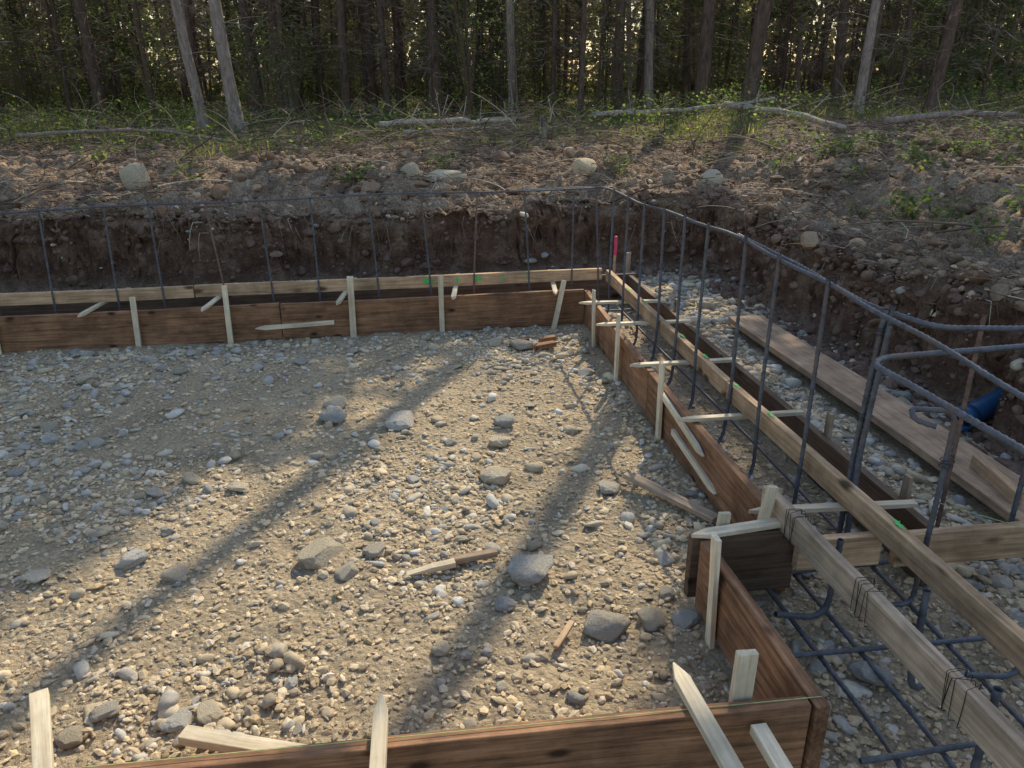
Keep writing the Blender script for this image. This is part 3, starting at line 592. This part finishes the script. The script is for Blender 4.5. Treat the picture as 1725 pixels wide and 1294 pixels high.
tree(6.6,17.2,T_big[1],C_high[0],1.2,dead=False);tree(6.95,15.5,T_big[2],C_high[1],1.2,(.01,0),dead=False);tree(10.4,18.3,T_big[3],C_shade[0],1.,(.03,0))
tree(7.95,13.2,T_pale[0],C_shade[1],.78,(.04,0),0,lab=pl,dead=False);tree(9.3,13.2,T_big[0],C_high[1],.85,(.10,0),0,lab='leaning dark conifer at the clearing edge');tree(9.4,15.6,T_big[1],C_high[0],1.15)
tree(-6.9,20.5,T_big[2],C_high[0],1.,(-.08,0),0);tree(-6.0,21.5,T_thin[0],C_high[1],1.1,(-.05,0),0)
for px,yy in((-2.7,20.2),(-3.4,21),(-1.9,22),(-1.2,20),(-.6,21.5),(-.2,20.4),(.1,22.5),(1.0,19.7),(1.7,22)): tree(px,yy,T_big[random.randrange(4)],random.choice(C_high),random.uniform(.9,1.05))
placed=[(0,0)]
cnt=0
while cnt<268:
    y=random.uniform(19.5,44);x=random.uniform(-.62*y,.95*y+1)
    if min((x-a)**2+(y-b_)**2 for a,b_ in placed)<.3: continue
    s_,t_=st(x,y)
    sc_=random.uniform(.7,1.05)
    if -3.9<s_<.5 and t_<28: cm=random.choice(C_low);sc_=random.uniform(.65,.8)
    elif t_<22.5:
        if s_<-6.5: cm=random.choice(C_high);sc_=random.uniform(.95,1.1)
        elif s_>.5: cm=random.choice(C_low);sc_=random.uniform(.65,.9)
        else: cm=random.choice(C_shade);sc_=random.uniform(1.1,1.2)
    elif random.random()<(.45 if t_<30 else .35):
        cm=random.choice(C_low)
        if t_<27: sc_=min(sc_,max(.5,(t_-13)/1.2/11))
    else:
        cm=random.choice(C_top)
        if t_<30: sc_=min(sc_,max(.6,(t_-12.5)/1.2/15.5))
    placed.append((x,y));cnt+=1
    tree(x,y,random.choice(T_big[:2]+T_thin+T_thin+[T_pale[0]]),cm,sc_,(random.gauss(0,.045),random.gauss(0,.03)))
for i in range(42):
    y=random.uniform(20,38);x=random.uniform(-.6*y,.92*y)
    tree(x,y,T_thin[i%4],C_sp[i%3],random.uniform(.5,.95),nm='spruce_tree',lab='young dark spruce with branches to the ground',grp='young spruces under the trees',dead=False)
for (x,y,s) in((-9.5,19,1.),(-8,23,.9),(11.5,17.5,.9),(13,18.5,1.),(12.3,15.8,.8),(14.5,17,.9),(4.0,22,.7),(-11,21,1.1),(-12,18,1.)): tree(x,y,T_thin[0],C_sp[int(abs(x))%3],s,nm='spruce_tree',lab='young dark spruce with branches to the ground',grp='young spruces under the trees',dead=False)
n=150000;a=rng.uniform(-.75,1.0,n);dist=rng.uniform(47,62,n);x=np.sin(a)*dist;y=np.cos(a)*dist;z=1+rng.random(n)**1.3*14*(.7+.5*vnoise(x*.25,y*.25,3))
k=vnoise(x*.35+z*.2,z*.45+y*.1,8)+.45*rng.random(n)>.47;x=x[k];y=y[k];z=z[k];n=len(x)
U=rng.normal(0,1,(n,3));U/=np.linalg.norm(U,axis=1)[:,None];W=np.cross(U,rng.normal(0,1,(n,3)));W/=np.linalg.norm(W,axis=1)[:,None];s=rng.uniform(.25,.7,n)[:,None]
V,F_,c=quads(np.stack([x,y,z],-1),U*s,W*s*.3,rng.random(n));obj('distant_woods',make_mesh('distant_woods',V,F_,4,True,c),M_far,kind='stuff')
def log(pts,r,lab,mat,tw=6):
    b0=Vector(pts[0]);P=[np.array(Vector(p)-b0) for p in pts];g=random
    Q=np.array([np.array([np.interp(t,np.linspace(0,1,len(P)),[p[i] for p in P]) for i in range(3)])+np.array([g.gauss(0,.01),g.gauss(0,.01),g.gauss(0,.01)]) for t in np.linspace(0,1,14)])
    v,f=tube_arrays(Q,r,9,0,.6);V=[v];Fl=[f];base=len(v)
    for i in range(tw):
        p=Q[g.randrange(2,13)].copy();d=np.array([g.gauss(0,1),g.gauss(0,1),abs(g.gauss(0,1))]);d/=np.linalg.norm(d);v,f=tube_arrays([p,p+d*g.uniform(.1,.25),p+d*g.uniform(.3,.5)],r*.2,5,0,.4);V.append(v);Fl.append(f+base);base+=len(v)
    m=make_mesh('fallen_log',np.concatenate(V),np.concatenate(Fl),4)
    bm=bmesh.new();bm.from_mesh(m);bmesh.ops.holes_fill(bm,edges=bm.edges);bm.to_mesh(m);bm.free()
    o=obj('fallen_log',m,mat,label=lab,category='log',group='fallen logs');o.location=b0
def tz(x,y,dz=.08): return (x,y,float(terrain(x,y))+dz)
log([tz(-.3,13.6,.18),tz(.8,13.5,.20),tz(2.0,13.8,.16)],.055,'fallen pale log lying in the grass',M_log)
log([tz(.1,13.1,.10),tz(1.7,13.3,.14)],.035,'thin fallen log in the grass',M_log)
log([tz(3.6,15,.22),tz(5.2,14.6,.28),tz(7.2,14.9,.28)],.05,'long fallen tree trunk among green shrubs',M_log,10)
log([tz(5.6,13.4,.25),tz(6.2,12.0,.15),tz(6.3,10.8,.08)],.06,'rotten grey log sloping down the clearing edge',M_log)
log([tz(7.0,10.9,.12),tz(8.1,10.6,.14),tz(8.9,10.7,.12)],.055,'short brown log on disturbed soil',M_bk2)
log([tz(3.9,8.0,.04),tz(4.5,8.5,.1),tz(4.9,9.1,.06)],.025,'bent broken root lying on brown soil',M_log)
log([tz(-5.5,12.6,.2),tz(-3.9,12.9,.25),tz(-2.4,12.5,.1)],.03,'thin dead branch lying in the grass',M_bk2)
def stump(x,y,h,r,lab):
    V=[];Fl=[];base=0
    for i in range(16):
        a=i/16*6.28;hh_=h*random.uniform(.5,1.05);q=[(math.cos(a)*r*1.3,math.sin(a)*r*1.3,-.1),(math.cos(a)*r,math.sin(a)*r,h*.3),(math.cos(a)*r*.85,math.sin(a)*r*.85,hh_*.8),(math.cos(a)*r*.7,math.sin(a)*r*.7,hh_)]
        v,f=tube_arrays(q,r*.35,5,0,.2);V.append(v);Fl.append(f+base);base+=len(v)
    o=obj('tree_stump',make_mesh('tree_stump',np.concatenate(V),np.concatenate(Fl),4),M_bk2,label=lab,category='stump',group='stumps');o.location=(x,y,float(terrain(x,y)))
stump(2.2,12.2,.36,.05,'splintered grey stump standing in low growth')
# ---------------------------------------------------------------- light, camera
w=bpy.data.worlds.new('World');scene.world=w;w.use_nodes=True;nt=w.node_tree;sky=nt.nodes.new('ShaderNodeTexSky');sky.sky_type='NISHITA';sky.sun_disc=False
sky.sun_elevation=SUN_EL;sky.sun_rotation=SUN_AZ;sky.air_density=1.3;sky.dust_density=1.2;nt.links.new(sky.outputs[0],nt.nodes['Background'].inputs[0]);nt.nodes['Background'].inputs[1].default_value=.21
L=bpy.data.lights.new('sun','SUN');L.energy=5;L.angle=math.radians(.3);L.color=(1,.89,.66);o=bpy.data.objects.new('sun',L);link(o)
d=Vector((math.sin(SUN_AZ)*math.cos(SUN_EL),math.cos(SUN_AZ)*math.cos(SUN_EL),math.sin(SUN_EL)));o.rotation_euler=d.to_track_quat('Z','Y').to_euler();o.location=d*30
cam=bpy.data.cameras.new('camera');cam.lens=36*1296/1725;cam.sensor_width=36;cam.clip_end=2000;cam.clip_start=.05
o=bpy.data.objects.new('camera',cam);link(o)
R=Matrix.Rotation(math.radians(-7.85),3,'Z')@Matrix.Rotation(math.radians(90-21.56),3,'X')@Matrix.Rotation(math.radians(-0.6),3,'Z')
M=R.to_4x4();M.translation=(0,0,1.8);o.matrix_world=M;scene.camera=o
scene.view_settings.view_transform='Standard';scene.view_settings.look='None';scene.view_settings.exposure=0
